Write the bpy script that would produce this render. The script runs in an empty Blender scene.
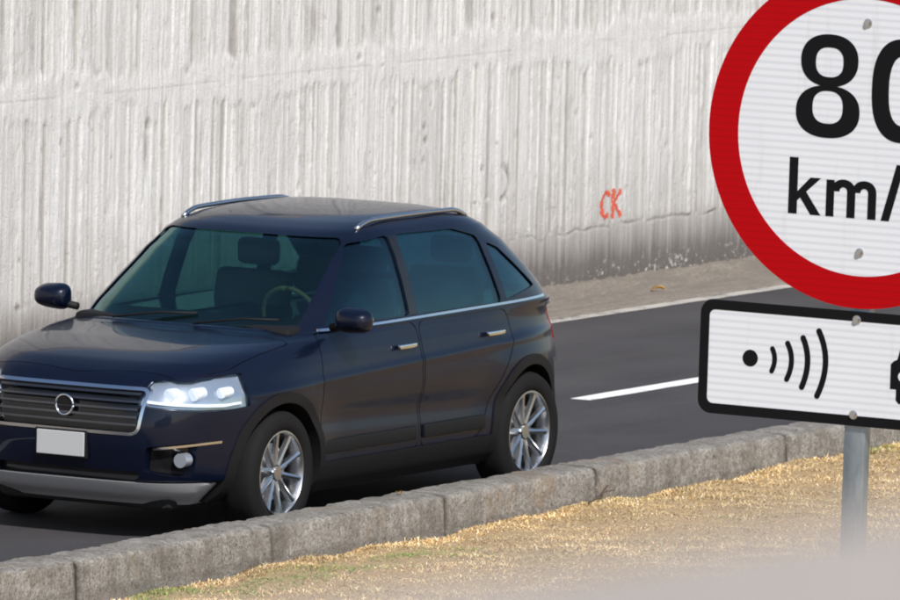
import bpy, bmesh, math, random
import numpy as np
from mathutils import Vector, Matrix, Euler
PI = math.pi
R = math.radians
random.seed(7); rng = np.random.default_rng(11)
sc = bpy.context.scene
C = sc.collection

# ---------------------------------------------------------------- camera, sky, sun, exposure
# world: +X runs along the road, +Y from the kerb towards the wall, the kerb's road edge is y = 0
cam_d = bpy.data.cameras.new('camera'); cam = bpy.data.objects.new('camera', cam_d); C.objects.link(cam)
TH, ROLL, HC = R(5.62), R(1.4), 7.05
fwd = Vector((math.cos(TH)*math.cos(R(30)), math.cos(TH)*math.sin(R(30)), -math.sin(TH)))
right = Vector((0.5, -math.cos(R(30)), 0.0))
up = right.cross(fwd)
r2 = right*math.cos(ROLL) + up*math.sin(ROLL)
u2 = -right*math.sin(ROLL) + up*math.cos(ROLL)
m = Matrix.Identity(4)
for i in range(3):
    m[i][0], m[i][1], m[i][2] = r2[i], u2[i], -fwd[i]
m.translation = Vector((-51.0, -29.5, HC))
cam.matrix_world = m
cam_d.sensor_width = 36; cam_d.lens = 36*10450/900
cam_d.clip_start = 0.3; cam_d.clip_end = 3000
cam_d.dof.use_dof = True; cam_d.dof.focus_distance = 45.0; cam_d.dof.aperture_fstop = 18.5
sc.camera = cam

SUN_DIR = Vector((-0.62*0.743, -0.78*0.743, 0.67)).normalized()      # towards the sun
el = math.asin(SUN_DIR.z)
w = bpy.data.worlds.new('World'); sc.world = w; w.use_nodes = True
wn = w.node_tree; bg = wn.nodes['Background']
sky = wn.nodes.new('ShaderNodeTexSky'); sky.sky_type = 'NISHITA'; sky.sun_disc = False
sky.sun_elevation = el; sky.sun_rotation = math.atan2(SUN_DIR.x, SUN_DIR.y); sky.dust_density = 1.0
wn.links.new(sky.outputs[0], bg.inputs[0]); bg.inputs[1].default_value = 0.145
sd = bpy.data.lights.new('sun', 'SUN'); sun = bpy.data.objects.new('sun', sd); C.objects.link(sun)
sd.energy = 5.0; sd.angle = R(0.6); sd.color = (1.0, 0.965, 0.92)
sun.rotation_euler = SUN_DIR.to_track_quat('Z', 'Y').to_euler()
sc.view_settings.view_transform = 'Standard'; sc.view_settings.look = 'None'
sc.view_settings.exposure = 0.0; sc.view_settings.gamma = 1.0

# ---------------------------------------------------------------- helpers
def link(name, me, mats, parent=None, smooth=False, auto=None):
    o = bpy.data.objects.new(name, me); C.objects.link(o)
    if not isinstance(mats, (list, tuple)): mats = [mats]
    if not me.materials:
        for x in mats: me.materials.append(x)
    if smooth:
        me.polygons.foreach_set('use_smooth', [True]*len(me.polygons))
        if auto is not None:
            me.set_sharp_from_angle(angle=R(auto))
    if parent: o.parent = parent
    return o
def tag(o, label=None, cat=None, group=None, kind=None):
    if label: o['label'] = label
    if cat: o['category'] = cat
    if group: o['group'] = group
    if kind: o['kind'] = kind
    return o
def empty(name, loc=(0, 0, 0), rz=0):
    o = bpy.data.objects.new(name, None); C.objects.link(o); o.location = loc; o.rotation_euler = (0, 0, rz)
    o.empty_display_size = .2
    return o
def from_bm(name, bm, mats, parent=None, smooth=False, auto=None):
    me = bpy.data.meshes.new(name); bm.normal_update(); bm.to_mesh(me); bm.free()
    return link(name, me, mats, parent, smooth, auto)
def pyd(name, v, f, mats, parent=None, smooth=False, auto=None):
    me = bpy.data.meshes.new(name); me.from_pydata([tuple(map(float, p)) for p in v], [], f); me.update()
    return link(name, me, mats, parent, smooth, auto)
def box(bm, x0, x1, y0, y1, z0, z1, bev=0.0, seg=2):
    g = bmesh.ops.create_cube(bm, size=1)['verts']
    bmesh.ops.scale(bm, vec=(x1-x0, y1-y0, z1-z0), verts=g)
    bmesh.ops.translate(bm, vec=((x0+x1)/2, (y0+y1)/2, (z0+z1)/2), verts=g)
    if bev:
        es = list({e for v_ in g for e in v_.link_edges})
        bmesh.ops.bevel(bm, geom=es, offset=bev, segments=seg, profile=.5, affect='EDGES')
def cyl(bm, p, q, r, n=16, r2_=None):
    p, q = Vector(p), Vector(q); d = q-p
    g = bmesh.ops.create_cone(bm, cap_ends=True, segments=n, radius1=r, radius2=r if r2_ is None else r2_, depth=d.length)['verts']
    mt = Matrix.Translation((p+q)/2) @ d.to_track_quat('Z', 'Y').to_matrix().to_4x4()
    bmesh.ops.transform(bm, matrix=mt, verts=g)
def tube(bm, pts, r, n=8):
    prev = None
    pts = [Vector(p) for p in pts]
    for i, p in enumerate(pts):
        d = (pts[min(i+1, len(pts)-1)]-pts[max(i-1, 0)]).normalized()
        a = d.cross(Vector((0, 0, 1)));  a = a.normalized() if a.length > 1e-4 else Vector((1, 0, 0))
        b = d.cross(a)
        ring = [bm.verts.new(p+a*r*math.cos(2*PI*k/n)+b*r*math.sin(2*PI*k/n)) for k in range(n)]
        if prev:
            for k in range(n): bm.faces.new((prev[k], prev[(k+1) % n], ring[(k+1) % n], ring[k]))
        else: bm.faces.new(ring[::-1])
        prev = ring
    bm.faces.new(prev)

# ---------------------------------------------------------------- material helpers
def mat(name, col=(.5, .5, .5), rough=.6, metal=0.0, **kw):
    m_ = bpy.data.materials.new(name); m_.use_nodes = True
    b = m_.node_tree.nodes['Principled BSDF']
    b.inputs['Base Color'].default_value = (*col, 1); b.inputs['Roughness'].default_value = rough; b.inputs['Metallic'].default_value = metal
    for k, v_ in kw.items(): b.inputs[k.replace('_', ' ')].default_value = v_
    return m_
class NT:
    def __init__(s, m_): s.t = m_.node_tree; s.b = s.t.nodes['Principled BSDF']
    def n(s, ty, **kw):
        x = s.t.nodes.new(ty)
        for k, v_ in kw.items(): setattr(x, k, v_)
        return x
    def l(s, a, b): s.t.links.new(a, b)
    def coord(s, scale=(1, 1, 1), kind='Object'):
        c = s.n('ShaderNodeTexCoord'); mp = s.n('ShaderNodeMapping'); mp.inputs['Scale'].default_value = scale
        s.l(c.outputs[kind], mp.inputs[0]); return mp.outputs[0]
    def noise(s, vec, scale, detail=4, rough=.6):
        x = s.n('ShaderNodeTexNoise'); x.inputs['Scale'].default_value = scale; x.inputs['Detail'].default_value = detail
        x.inputs['Roughness'].default_value = rough; s.l(vec, x.inputs['Vector']); return x.outputs['Fac']
    def ramp(s, fac, stops):
        x = s.n('ShaderNodeValToRGB'); e = x.color_ramp.elements
        while len(e) < len(stops): e.new(.5)
        for i, (p, c) in enumerate(stops):
            e[i].position = p; e[i].color = (*c, 1) if len(c) == 3 else c
        s.l(fac, x.inputs[0]); return x.outputs[0]
    def mix(s, fac, a, b, mode='MIX'):
        x = s.n('ShaderNodeMix'); x.data_type = 'RGBA'; x.blend_type = mode
        for sock, v_ in ((x.inputs[0], fac), (x.inputs[6], a), (x.inputs[7], b)):
            if hasattr(v_, 'is_output'): s.l(v_, sock)
            elif isinstance(v_, (int, float)): sock.default_value = v_
            else: sock.default_value = (*v_, 1)
        return x.outputs[2]
    def math(s, op, a, b=0.0, clamp=False):
        x = s.n('ShaderNodeMath'); x.operation = op; x.use_clamp = clamp
        for i, v_ in enumerate((a, b)):
            if hasattr(v_, 'is_output'): s.l(v_, x.inputs[i])
            else: x.inputs[i].default_value = v_
        return x.outputs[0]
    def attr(s, name, out='Fac'):
        x = s.n('ShaderNodeAttribute'); x.attribute_name = name; return x.outputs[out]
    def bump(s, h, dist=.01, strength=1.0):
        x = s.n('ShaderNodeBump'); x.inputs['Distance'].default_value = dist; x.inputs['Strength'].default_value = strength
        s.l(h, x.inputs['Height']); s.l(x.outputs[0], s.b.inputs['Normal'])
    def col(s, c): s.l(c, s.b.inputs['Base Color'])
g3 = lambda v_: (v_, v_, v_)

# --- asphalt
M_asph = mat('asphalt', rough=.9, Specular_IOR_Level=.12); t = NT(M_asph); co = t.coord()
a = t.noise(co, 110, 3, .7); b_ = t.noise(co, 1.1, 4, .55); c_ = t.noise(t.coord((.25, 3.0, 1)), 1.6, 4, .6)
col = t.ramp(a, [(.32, (.032, .031, .033)), (.55, (.064, .061, .065)), (.72, (.13, .125, .13))])
col = t.mix(t.ramp(b_, [(.35, g3(0)), (.7, g3(.5))]), col, (.036, .034, .036))
col = t.mix(t.ramp(c_, [(.45, g3(0)), (.7, g3(.45))]), col, (.068, .064, .062))
ge = t.n('ShaderNodeNewGeometry'); sp = t.n('ShaderNodeSeparateXYZ'); t.l(ge.outputs['Position'], sp.inputs[0]); Y = sp.outputs[1]
def hill(c0, wdt): return t.ramp(t.math('ABSOLUTE', t.math('DIVIDE', t.math('SUBTRACT', Y, c0), wdt)), [(0, g3(1)), (1, g3(0))])
trk = t.math('ADD', t.math('ADD', hill(.45, .35), hill(1.95, .35)), t.math('ADD', hill(3.15, .35), hill(4.5, .35)), True)
col = t.mix(t.math('MULTIPLY', trk, .28), col, (.085, .082, .082))
oil = t.noise(t.coord((.35, 1.4, 1)), 2.6, 5, .7); col = t.mix(t.ramp(oil, [(.60, g3(0)), (.72, g3(.5))]), col, (.030, .028, .028))
spk = t.n('ShaderNodeTexVoronoi'); spk.inputs['Scale'].default_value = 26; t.l(co, spk.inputs['Vector'])
col = t.mix(t.ramp(spk.outputs['Distance'], [(.05, g3(.55)), (.13, g3(0))]), col, (.17, .16, .15))
t.col(col); t.bump(a, .004, .6)
# --- painted line
def paint_mat(name, colr, worn):
    m_ = mat(name, rough=.6); t = NT(m_); co = t.coord(); a = t.noise(co, 60, 4, .7); b_ = t.noise(co, 4, 4, .6)
    mask = t.ramp(t.math('ADD', t.math('MULTIPLY', a, .5), t.math('MULTIPLY', b_, .5)), [(worn, g3(0)), (worn+.06, g3(1))])
    t.col(t.mix(mask, (.1, .095, .09), colr)); t.bump(a, .003, .4); return m_
M_dash = paint_mat('lane_paint', (.78, .77, .74), .37)
M_edge = paint_mat('edge_paint', (.42, .39, .35), .42)
# --- gutter / dirty concrete
M_gut = mat('gutter_concrete', rough=.9); t = NT(M_gut); co = t.coord()
a = t.noise(co, 45, 5, .7); b_ = t.noise(t.coord((.6, 2.5, 1)), 3.5, 5, .65)
col = t.ramp(a, [(.3, (.10, .085, .066)), (.55, (.22, .188, .152)), (.78, (.36, .32, .265))])
col = t.mix(t.ramp(b_, [(.42, g3(0)), (.62, g3(.8))]), col, (.15, .128, .105)); t.col(col); t.bump(a, .01, .7)
# --- wall
M_wall = mat('cast_concrete', rough=.88); t = NT(M_wall)
ge = t.n('ShaderNodeNewGeometry'); sx = t.n('ShaderNodeSeparateXYZ'); t.l(ge.outputs['Position'], sx.inputs[0]); Z = sx.outputs[2]; X = sx.outputs[0]
st = t.attr('stain'); ribc = t.attr('rib')
fine = t.noise(t.coord((1, 1, 1)), 70, 5, .7)
vert = t.noise(t.coord((14, 14, .7)), 1.6, 5, .65)
big = t.noise(t.coord((1, 1, .8)), 1.1, 4, .6)
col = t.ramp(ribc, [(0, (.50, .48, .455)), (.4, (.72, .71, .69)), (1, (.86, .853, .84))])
col = t.mix(t.ramp(vert, [(.40, g3(.5)), (.58, g3(0))]), col, (.56, .54, .515))
col = t.mix(t.ramp(vert, [(.58, g3(0)), (.78, g3(.5))]), col, (.84, .835, .83))
vf = t.noise(t.coord((60, 60, 1.1)), 1.0, 4, .7)
col = t.mix(t.ramp(vf, [(.36, g3(.55)), (.52, g3(0))]), col, (.46, .43, .395))
col = t.mix(t.ramp(vf, [(.56, g3(0)), (.70, g3(.6))]), col, (.88, .875, .865))
col = t.mix(t.ramp(fine, [(.34, g3(.6)), (.48, g3(0))]), col, (.42, .40, .37))
# dirt that climbs from the foot
hz = t.math('ADD', Z, t.math('MULTIPLY', t.math('SUBTRACT', big, .5), .5))
dirt1 = t.ramp(hz, [(0, g3(.8)), (.40, g3(.64)), (.52, g3(.46)), (1.2, g3(.20))])
col = t.mix(dirt1, col, (.31, .28, .25))
hz2 = t.math('ADD', Z, t.math('MULTIPLY', t.math('SUBTRACT', vert, .5), .35))
dirt2 = t.ramp(hz2, [(.05, g3(.95)), (.20, g3(.85)), (.36, g3(.3)), (.50, g3(0))])
col = t.mix(dirt2, col, (.10, .085, .075))
# flaked whitewash near the foot
fl = t.noise(t.coord((1, 1, 1.4)), 17, 5, .72); fl2 = t.noise(t.coord((1, 1, 1)), 1.3, 2, .5)
zlow = t.ramp(Z, [(.0, g3(1)), (.1, g3(1)), (.24, g3(.0))])
fm = t.ramp(t.math('ADD', fl, t.math('MULTIPLY', t.math('SUBTRACT', fl2, .5), .25)), [(.575, g3(0)), (.605, g3(1))])
xm = t.ramp(t.math('MULTIPLY', t.math('SUBTRACT', X, 11.3), .5), [(.0, g3(0)), (.6, g3(1))])
col = t.mix(t.math('MULTIPLY', t.math('MULTIPLY', fm, zlow), xm), col, (.50, .47, .43))
col = t.mix(st, col, (.17, .15, .13))
t.col(col); t.bump(t.math('ADD', fine, t.math('ADD', t.math('MULTIPLY', vert, 1.0), vf)), .009, .9)
# --- kerb
M_kerb = mat('kerb_concrete', rough=.9); t = NT(M_kerb)
oi = t.n('ShaderNodeObjectInfo'); co0 = t.n('ShaderNodeNewGeometry'); co = co0.outputs['Position']
a = t.noise(co, 60, 5, .72); b_ = t.noise(co, 5, 5, .65); mpv = t.n('ShaderNodeMapping'); mpv.inputs['Scale'].default_value = (9, 9, 2); t.l(co, mpv.inputs[0])
vs = t.noise(mpv.outputs[0], 2.2, 5, .65)
col = t.ramp(a, [(.30, (.10, .085, .07)), (.46, (.25, .228, .195)), (.72, (.47, .445, .40))])
col = t.mix(t.ramp(b_, [(.40, g3(.6)), (.58, g3(0))]), col, (.13, .112, .09))
col = t.mix(t.ramp(vs, [(.54, g3(0)), (.74, g3(.4))]), col, (.42, .39, .345))
col = t.mix(t.ramp(t.noise(co, 1.9, 3, .6), [(.60, g3(0)), (.68, g3(.5))]), col, (.24, .165, .095))
col = t.mix(t.attr('dirt'), col, (.075, .065, .055))
up_ = t.n('ShaderNodeSeparateXYZ'); t.l(co0.outputs['Normal'], up_.inputs[0])
pit = t.noise(co, 24, 5, .75); col = t.mix(t.ramp(pit, [(.36, g3(.8)), (.44, g3(0))]), col, (.085, .072, .06))
lich = t.noise(co, 13, 5, .7); col = t.mix(t.ramp(lich, [(.58, g3(0)), (.68, g3(.55))]), col, (.47, .45, .42))
t.col(col); t.bump(t.math('ADD', a, pit), .016, .9)
# --- soil and grass
M_soil = mat('dry_soil', rough=.95); t = NT(M_soil); co = t.coord()
a = t.noise(co, 50, 6, .75); b_ = t.noise(co, 2.2, 4, .6)
col = t.ramp(a, [(.3, (.22, .135, .06)), (.5, (.50, .335, .16)), (.72, (.72, .53, .29))])
col = t.mix(t.ramp(b_, [(.4, g3(.35)), (.62, g3(0))]), col, (.36, .27, .16)); t.col(col); t.bump(a, .02, .8)
M_grass = mat('dry_grass', rough=.75, Specular_IOR_Level=.2); t = NT(M_grass); ca = t.attr('tint', 'Color'); t.col(ca)
M_land = mat('far_land', rough=.95); t = NT(M_land); co = t.coord(); a = t.noise(co, .6, 5, .7)
t.col(t.ramp(a, [(.35, (.14, .13, .07)), (.7, (.34, .27, .17))]))
M_par = mat('parapet_concrete', rough=.9); t = NT(M_par); co = t.coord(); a = t.noise(co, 30, 5, .7)
t.col(t.ramp(a, [(.3, (.32, .275, .235)), (.7, (.43, .38, .335))])); t.bump(a, .005, .5)

# ================================================================ THE SETTING
# land to the horizon, below everything
bm = bmesh.new(); bmesh.ops.create_grid(bm, x_segments=8, y_segments=8, size=900)
bmesh.ops.translate(bm, vec=(0, 0, -.30), verts=bm.verts)
tag(from_bm('ground', bm, M_land), kind='structure')

def gz(x, y):
    """height of the verge beside the kerb"""
    x = np.asarray(x, float); y = np.asarray(y, float)
    base = np.clip(-.045+.007*(x+4.6), -.12, .04)
    return base + .012*np.sin(x*2.1+y*1.3)+.010*np.sin(x*5.3-y*3.7)+.006*np.sin(x*11+y*9)
xs = np.concatenate([np.linspace(-120, -12, 28)[:-1], np.linspace(-12, 12, 200), np.linspace(12, 120, 28)[1:]])
ys = np.concatenate([np.linspace(-60, -8, 16)[:-1], np.linspace(-8, -.27, 90)])
XX, YY = np.meshgrid(xs, ys, indexing='ij'); ZZ = gz(XX, YY)
v = np.stack([XX, YY, ZZ], -1).reshape(-1, 3); ny = len(ys)
F = [(i*ny+j, (i+1)*ny+j, (i+1)*ny+j+1, i*ny+j+1) for i in range(len(xs)-1) for j in range(ny-1)]
tag(pyd('verge', v, F, M_soil, smooth=True), kind='structure')

def sheet(name, x0, x1, y0, y1, z, m_, z1=None, nx=1, parent=None):
    v = []; f = []
    for i in range(nx+1):
        x = x0+(x1-x0)*i/nx; v += [(x, y0, z), (x, y1, z if z1 is None else z1)]
        if i: f.append((2*i-2, 2*i, 2*i+1, 2*i-1))
    return pyd(name, v, f, m_, parent)
road = tag(sheet('road', -120, 120, -.02, 5.13, 0, M_asph, nx=60), kind='structure')
# lane dashes and the worn edge line, thin sheets with ragged ends
def strip(name, x0, x1, yc, wd, m_, z, step=.25):
    n = max(2, int((x1-x0)/step)); v = []; f = []
    for i in range(n+1):
        x = x0+(x1-x0)*i/n; j = random.uniform(-.006, .006); k = random.uniform(-.006, .006)
        v += [(x, yc-wd/2+j, z), (x, yc+wd/2+k, z)]
        if i: f.append((2*i-2, 2*i, 2*i+1, 2*i-1))
    return pyd(name, v, f, m_, road)
for k in range(-6, 8):
    x0 = 6.07+k*10.6
    if -70 < x0 < 80: strip('lane_dash', x0, x0+5.0, 2.49, .15, M_dash, .004)
strip('edge_line', -90, 90, 5.05, .13, M_edge, .004, .5)
# gutter between edge line and wall
xs_ = np.concatenate([np.linspace(-120, 0, 40)[:-1], np.linspace(0, 24, 480), np.linspace(24, 120, 30)[1:]]); ys_ = np.array([5.12, 5.16, 5.3, 5.45, 5.6, 5.72, 5.82, 5.9, 6.02])
zz_ = np.array([.003, .014, .012, .008, .008, .013, .03, .055, .09])
vv = []
for x in xs_:
    for y, z in zip(ys_, zz_):
        e = .012*math.sin(x*7.3+y*20)*(.5+.5*math.sin(x*2.9))
        vv.append((x, y+(0.006*math.sin(x*23+1) if y < 5.14 else 0), z+(random.uniform(-.005, .012) if y > 5.65 else random.uniform(-.0015, .0015))+(e if y > 5.65 else 0)))
nn = len(ys_)
tag(pyd('gutter', vv, [(i*nn+j, (i+1)*nn+j, (i+1)*nn+j+1, i*nn+j+1) for i in range(len(xs_)-1) for j in range(nn-1)], M_gut, smooth=True), kind='structure')

# ---------------------------------------------------------------- the ribbed retaining wall
WY = 5.95
_tabs = {}
def tab1(seed):
    if seed not in _tabs: _tabs[seed] = np.random.default_rng(seed).random(4096)
    return _tabs[seed]
def tab2(seed):
    if ('b', seed) not in _tabs: _tabs['b', seed] = np.random.default_rng(seed).random((512, 512))
    return _tabs['b', seed]
def vnoise(p, seed):
    """smooth value noise, 1-D"""
    p = np.asarray(p, float); i = np.floor(p).astype(int); f_ = p-i; f_ = f_*f_*(3-2*f_)
    r_ = tab1(seed)
    return r_[i % 4096]*(1-f_)+r_[(i+1) % 4096]*f_
def vnoise2(x, z, seed):
    x = np.asarray(x, float); z = np.asarray(z, float)
    i = np.floor(x).astype(int); j = np.floor(z).astype(int); fx = x-i; fz = z-j; fx = fx*fx*(3-2*fx); fz = fz*fz*(3-2*fz)
    r_ = tab2(seed)
    g = lambda a_, b2: r_[a_ % 512, b2 % 512]
    return (g(i, j)*(1-fx)+g(i+1, j)*fx)*(1-fz)+(g(i, j+1)*(1-fx)+g(i+1, j+1)*fx)*fz
x_f = np.arange(-1.0, 21.0, .0105)
xs = np.concatenate([np.linspace(-110, -1.0, 500)[:-1], x_f, np.linspace(21.0, 120, 500)[1:]])
zs = np.concatenate([np.linspace(-.08, .40, 22)[:-1], np.linspace(.40, .76, 40)[:-1], np.linspace(.76, 1.70, 46)[:-1], np.linspace(1.70, 1.785, 15)[:-1], np.linspace(1.785, 2.55, 36)[:-1], np.linspace(2.55, 4.6, 24)])
def rib_profile(seed):
    """boards and flutes of random width: height (0..1) along x"""
    r_ = np.random.default_rng(seed); out = np.zeros_like(xs); x = xs[0]; edges = []; hs = []
    while x < xs[-1]+.3:
        edges.append(x); q = r_.random()
        hs.append(.5+.35*r_.standard_normal() if q > .10 else -.55); x += (.014+.06*r_.random()**1.6) if q > .10 else .02+.035*r_.random()**2
    edges = np.array(edges); hs = np.clip(np.array(hs), -.75, 1.15)
    k = np.clip(np.searchsorted(edges, xs, side='right')-1, 0, len(hs)-1)
    f_ = (xs-edges[k])/np.maximum(.001, np.concatenate([np.diff(edges), [.05]])[k])
    crown = 1-np.abs(2*f_-1)**3
    return hs[k]*(.55+.45*crown)
up_p, lo_p = rib_profile(3), rib_profile(5)
XX, ZZ = np.meshgrid(xs, zs, indexing='ij')
ribs_fine = .22*(vnoise(xs*38, 28)-.5)+.16*(vnoise(xs*75, 29)-.5)
n_edge1 = 1.60+.10*(vnoise(xs*1.3, 21)-.5)+.05*(vnoise(xs*9, 22)-.5)+.03*(vnoise(xs*31, 23)-.5)
n_edge2 = 1.86+.09*(vnoise(xs*1.1, 24)-.5)+.06*(vnoise(xs*10, 25)-.5)
n_edge0 = .43+.05*(vnoise(xs*1.7, 26)-.5)+.035*(vnoise(xs*8, 27)-.5)
rag1 = .045*(vnoise2(XX*40, ZZ*2, 31)-.5); rag2 = .06*(vnoise2(XX*40, ZZ*2, 32)-.5)
def sm(x, a_, b2): q = np.clip((x-a_)/(b2-a_), 0, 1); return q*q*(3-2*q)
in_band = sm(ZZ+rag1, n_edge1[:, None]-.02, n_edge1[:, None]+.03)*(1-sm(ZZ+rag2, n_edge2[:, None]-.03, n_edge2[:, None]+.02))
in_low = 1-sm(ZZ, n_edge0[:, None]-.012, n_edge0[:, None]+.012)
ribs = np.where(ZZ > 1.73, up_p[:, None], lo_p[:, None])
chip = vnoise2(XX*28, ZZ*7, 41)*.6+vnoise2(XX*60, ZZ*22, 42)*.4
ribs_d = ribs*(.50+.75*vnoise2(XX*9, ZZ*.6, 43)*(.75+.25*vnoise2(XX*22, ZZ*5, 44)))+.16*(vnoise2(XX*34, ZZ*14, 45)-.5) - .30*(chip > .66)*(ribs > .2)
plaster = .62+.22*(vnoise2(XX*5+ZZ*5, ZZ*7-XX*2.5, 51)-.5)+.24*(vnoise2(XX*16+ZZ*10, ZZ*20-XX*6, 52)-.5)
low = .30+.28*(ribs-.4)*.5+.25*(vnoise2(XX*8, ZZ*9, 53)-.5)
ribs_d = ribs_d+ribs_fine[:, None]*(.5+vnoise2(XX*5, ZZ*1.5, 46))
hgt = ribs_d*(1-in_band)+plaster*in_band
hgt = hgt*(1-in_low)+low*in_low
AMP = .0150
dep = hgt*AMP
stain = np.clip((-ribs_d-.08)*1.5, 0, .40)*(1-in_band)*(1-in_low)*(.4+.9*vnoise2(XX*6, ZZ*3, 61))
def blot(cx, cz, rx, rz_, depth, s_):
    global dep, stain
    q = np.exp(-(((XX-cx)/rx)**2+((ZZ-cz)/rz_)**2)**1.5); dep = dep-depth*q; stain = np.maximum(stain, s_*q)
# casting seam in the smooth band
seam = np.exp(-((ZZ-1.742-.004*np.sin(XX*1.7))/.0065)**2)*(vnoise(xs*1.6, 71) > .33)[:, None]
dep -= .0012*seam; stain = np.maximum(stain, .24*seam)
# ragged crack where the lower pour starts
cz = .418+.05*(vnoise(xs*1.7, 26)-.5)*1.0+.035*(vnoise(xs*8, 27)-.5)
crack = np.exp(-((ZZ-cz[:, None])/.008)**2)*((vnoise(xs*5.2, 72) > .34)*(xs > 11.2))[:, None]
dep -= .007*crack; stain = np.maximum(stain, .5*crack)
blot(6.42, 1.36, .035, .20, .02, .62); blot(6.44, 1.50, .03, .04, .02, .8)      # dark drip under the band
blot(10.66, .48, .07, .05, .035, .95); blot(10.60, .40, .03, .10, .01, .5)       # hole
for a_ in np.linspace(-1.25, 1.25, 12):                                            # curved scar
    blot(11.02+.15*math.cos(a_), .83+.12*math.sin(a_), .028, .025, .010, .62)
blot(10.92, .80, .05, .16, .004, .22); blot(10.88, .74, .02, .018, .01, .8)
for (bx, bz, s_) in ((10.0, 1.28, .8), (10.02, 1.19, .75), (10.0, 1.05, .5), (10.9, 1.98, .8), (7.75, 1.55, .5), (10.78, .95, .6), (5.8, 1.87, .55), (5.55, 1.80, .5),
                     (6.9, 1.83, .5), (4.9, .42, .7), (8.35, .98, .4), (13.1, 1.92, .4), (9.35, 2.1, .6), (9.1, 1.8, .5), (12.1, 1.25, .35), (13.4, .95, .35), (12.3, 1.07, .3)):
    blot(bx, bz, .028, .022, .012, s_)
for (bx, bz, hx, hh, s_) in ((5.0, 2.15, .05, .3, .30), (8.45, 2.05, .05, .2, .42), (8.0, 2.05, .045, .2, .34), (7.0, 2.1, .08, .25, .25), (8.9, 1.4, .05, .25, .3), (10.6, 2.05, .09, .12, .4),
                              (9.3, 2.1, .05, .2, .36), (7.6, 1.35, .05, .22, .28), (7.1, 1.3, .03, .3, .24), (12.0, 1.2, .06, .3, .25), (13.9, .9, .05, .3, .25), (9.9, 1.05, .05, .4, .22), (11.6, .55, .1, .2, .2)):
    blot(bx, bz, hx, hh, .006, s_)
r9 = np.random.default_rng(77)
for k in range(46):
    top = r9.random() < .45; hx = r9.uniform(.010, .040); hh = r9.uniform(.10, .34)
    blot(r9.uniform(4.2, 15.5), (1.93+hh*.9) if top else r9.uniform(.75, 1.50-hh*.7), hx, hh, r9.uniform(.002, .007), r9.uniform(.14, .48))
for k in range(70): blot(r9.uniform(4.2, 15.5), r9.uniform(.5, 2.4), r9.uniform(.012, .02), r9.uniform(.010, .018), .006, r9.uniform(.25, .7))
stain = stain*(.62+.6*vnoise2(XX*33, ZZ*26, 66))
dep = np.clip(dep, -.03, .022)
P = np.stack([XX, WY-dep, ZZ], -1).reshape(-1, 3)
nz = len(zs); NXW = len(xs)
ii, jj = np.meshgrid(np.arange(NXW-1), np.arange(nz-1), indexing='ij'); base = (ii*nz+jj).reshape(-1)
Q = np.stack([base, base+nz, base+nz+1, base+1], -1)
def fast_mesh(name, P, Q):
    me = bpy.data.meshes.new(name); me.vertices.add(len(P)); me.vertices.foreach_set('co', P.astype(np.float32).reshape(-1))
    k = Q.shape[1]; me.loops.add(Q.size); me.loops.foreach_set('vertex_index', Q.astype(np.int32).reshape(-1))
    me.polygons.add(len(Q)); me.polygons.foreach_set('loop_start', (np.arange(len(Q))*k).astype(np.int32)); me.update(calc_edges=True)
    return me
wall = tag(empty('retaining_wall', (0, 0, 0)), 'tall pale concrete retaining wall with rough vertical ribs behind the road', 'wall')
me = fast_mesh('ribbed_face', P, Q)
me.attributes.new('stain', 'FLOAT', 'POINT').data.foreach_set('value', stain.reshape(-1).astype(np.float32))
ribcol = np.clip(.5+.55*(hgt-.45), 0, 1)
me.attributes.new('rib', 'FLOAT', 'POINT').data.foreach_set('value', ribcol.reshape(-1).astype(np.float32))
link('ribbed_face', me, M_wall, wall)
bm = bmesh.new(); box(bm, -110, 120, WY+.04, WY+.45, -.2, 4.6); from_bm('wall_core', bm, M_par, wall)
bm = bmesh.new()
box(bm, -110, 120, WY-.06, WY+.51, 4.603, 4.78, .02); from_bm('coping', bm, M_par, wall)
bm = bmesh.new(); box(bm, -110, 120, WY+.47, 400, -.2, 4.4); tag(from_bm('upper_ground', bm, M_land), kind='structure')
# red letters sprayed on the wall: the patch of wall faces under each stroke, lifted a little
def seg_d(px, pz, a_, b2):
    d = np.array(b2)-np.array(a_); L = (d**2).sum(); q = np.clip(((px-a_[0])*d[0]+(pz-a_[1])*d[1])/L, 0, 1)
    return np.hypot(px-a_[0]-q*d[0], (pz-a_[1]-q*d[1]))
cx_, cz_ = (XX[:-1, :-1]+XX[1:, 1:])/2, (ZZ[:-1, :-1]+ZZ[1:, 1:])/2
Cs = [(12.60, .655), (12.555, .675), (12.50, .665), (12.462, .62), (12.452, .56), (12.47, .50), (12.515, .475), (12.575, .487)]
Ks = [[(12.665, .68), (12.66, .475)], [(12.79, .672), (12.672, .575)], [(12.68, .59), (12.80, .478)]]
segs = [(Cs[i], Cs[i+1], .021) for i in range(len(Cs)-1)] + [(s_[0], s_[1], .019) for s_ in Ks]
segs = [tuple((12.475+(p_[0]-12.45)*.76, .50+(p_[1]-.475)*.87) for p_ in q_[:2])+(q_[2]*.80,) for q_ in segs]
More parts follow.
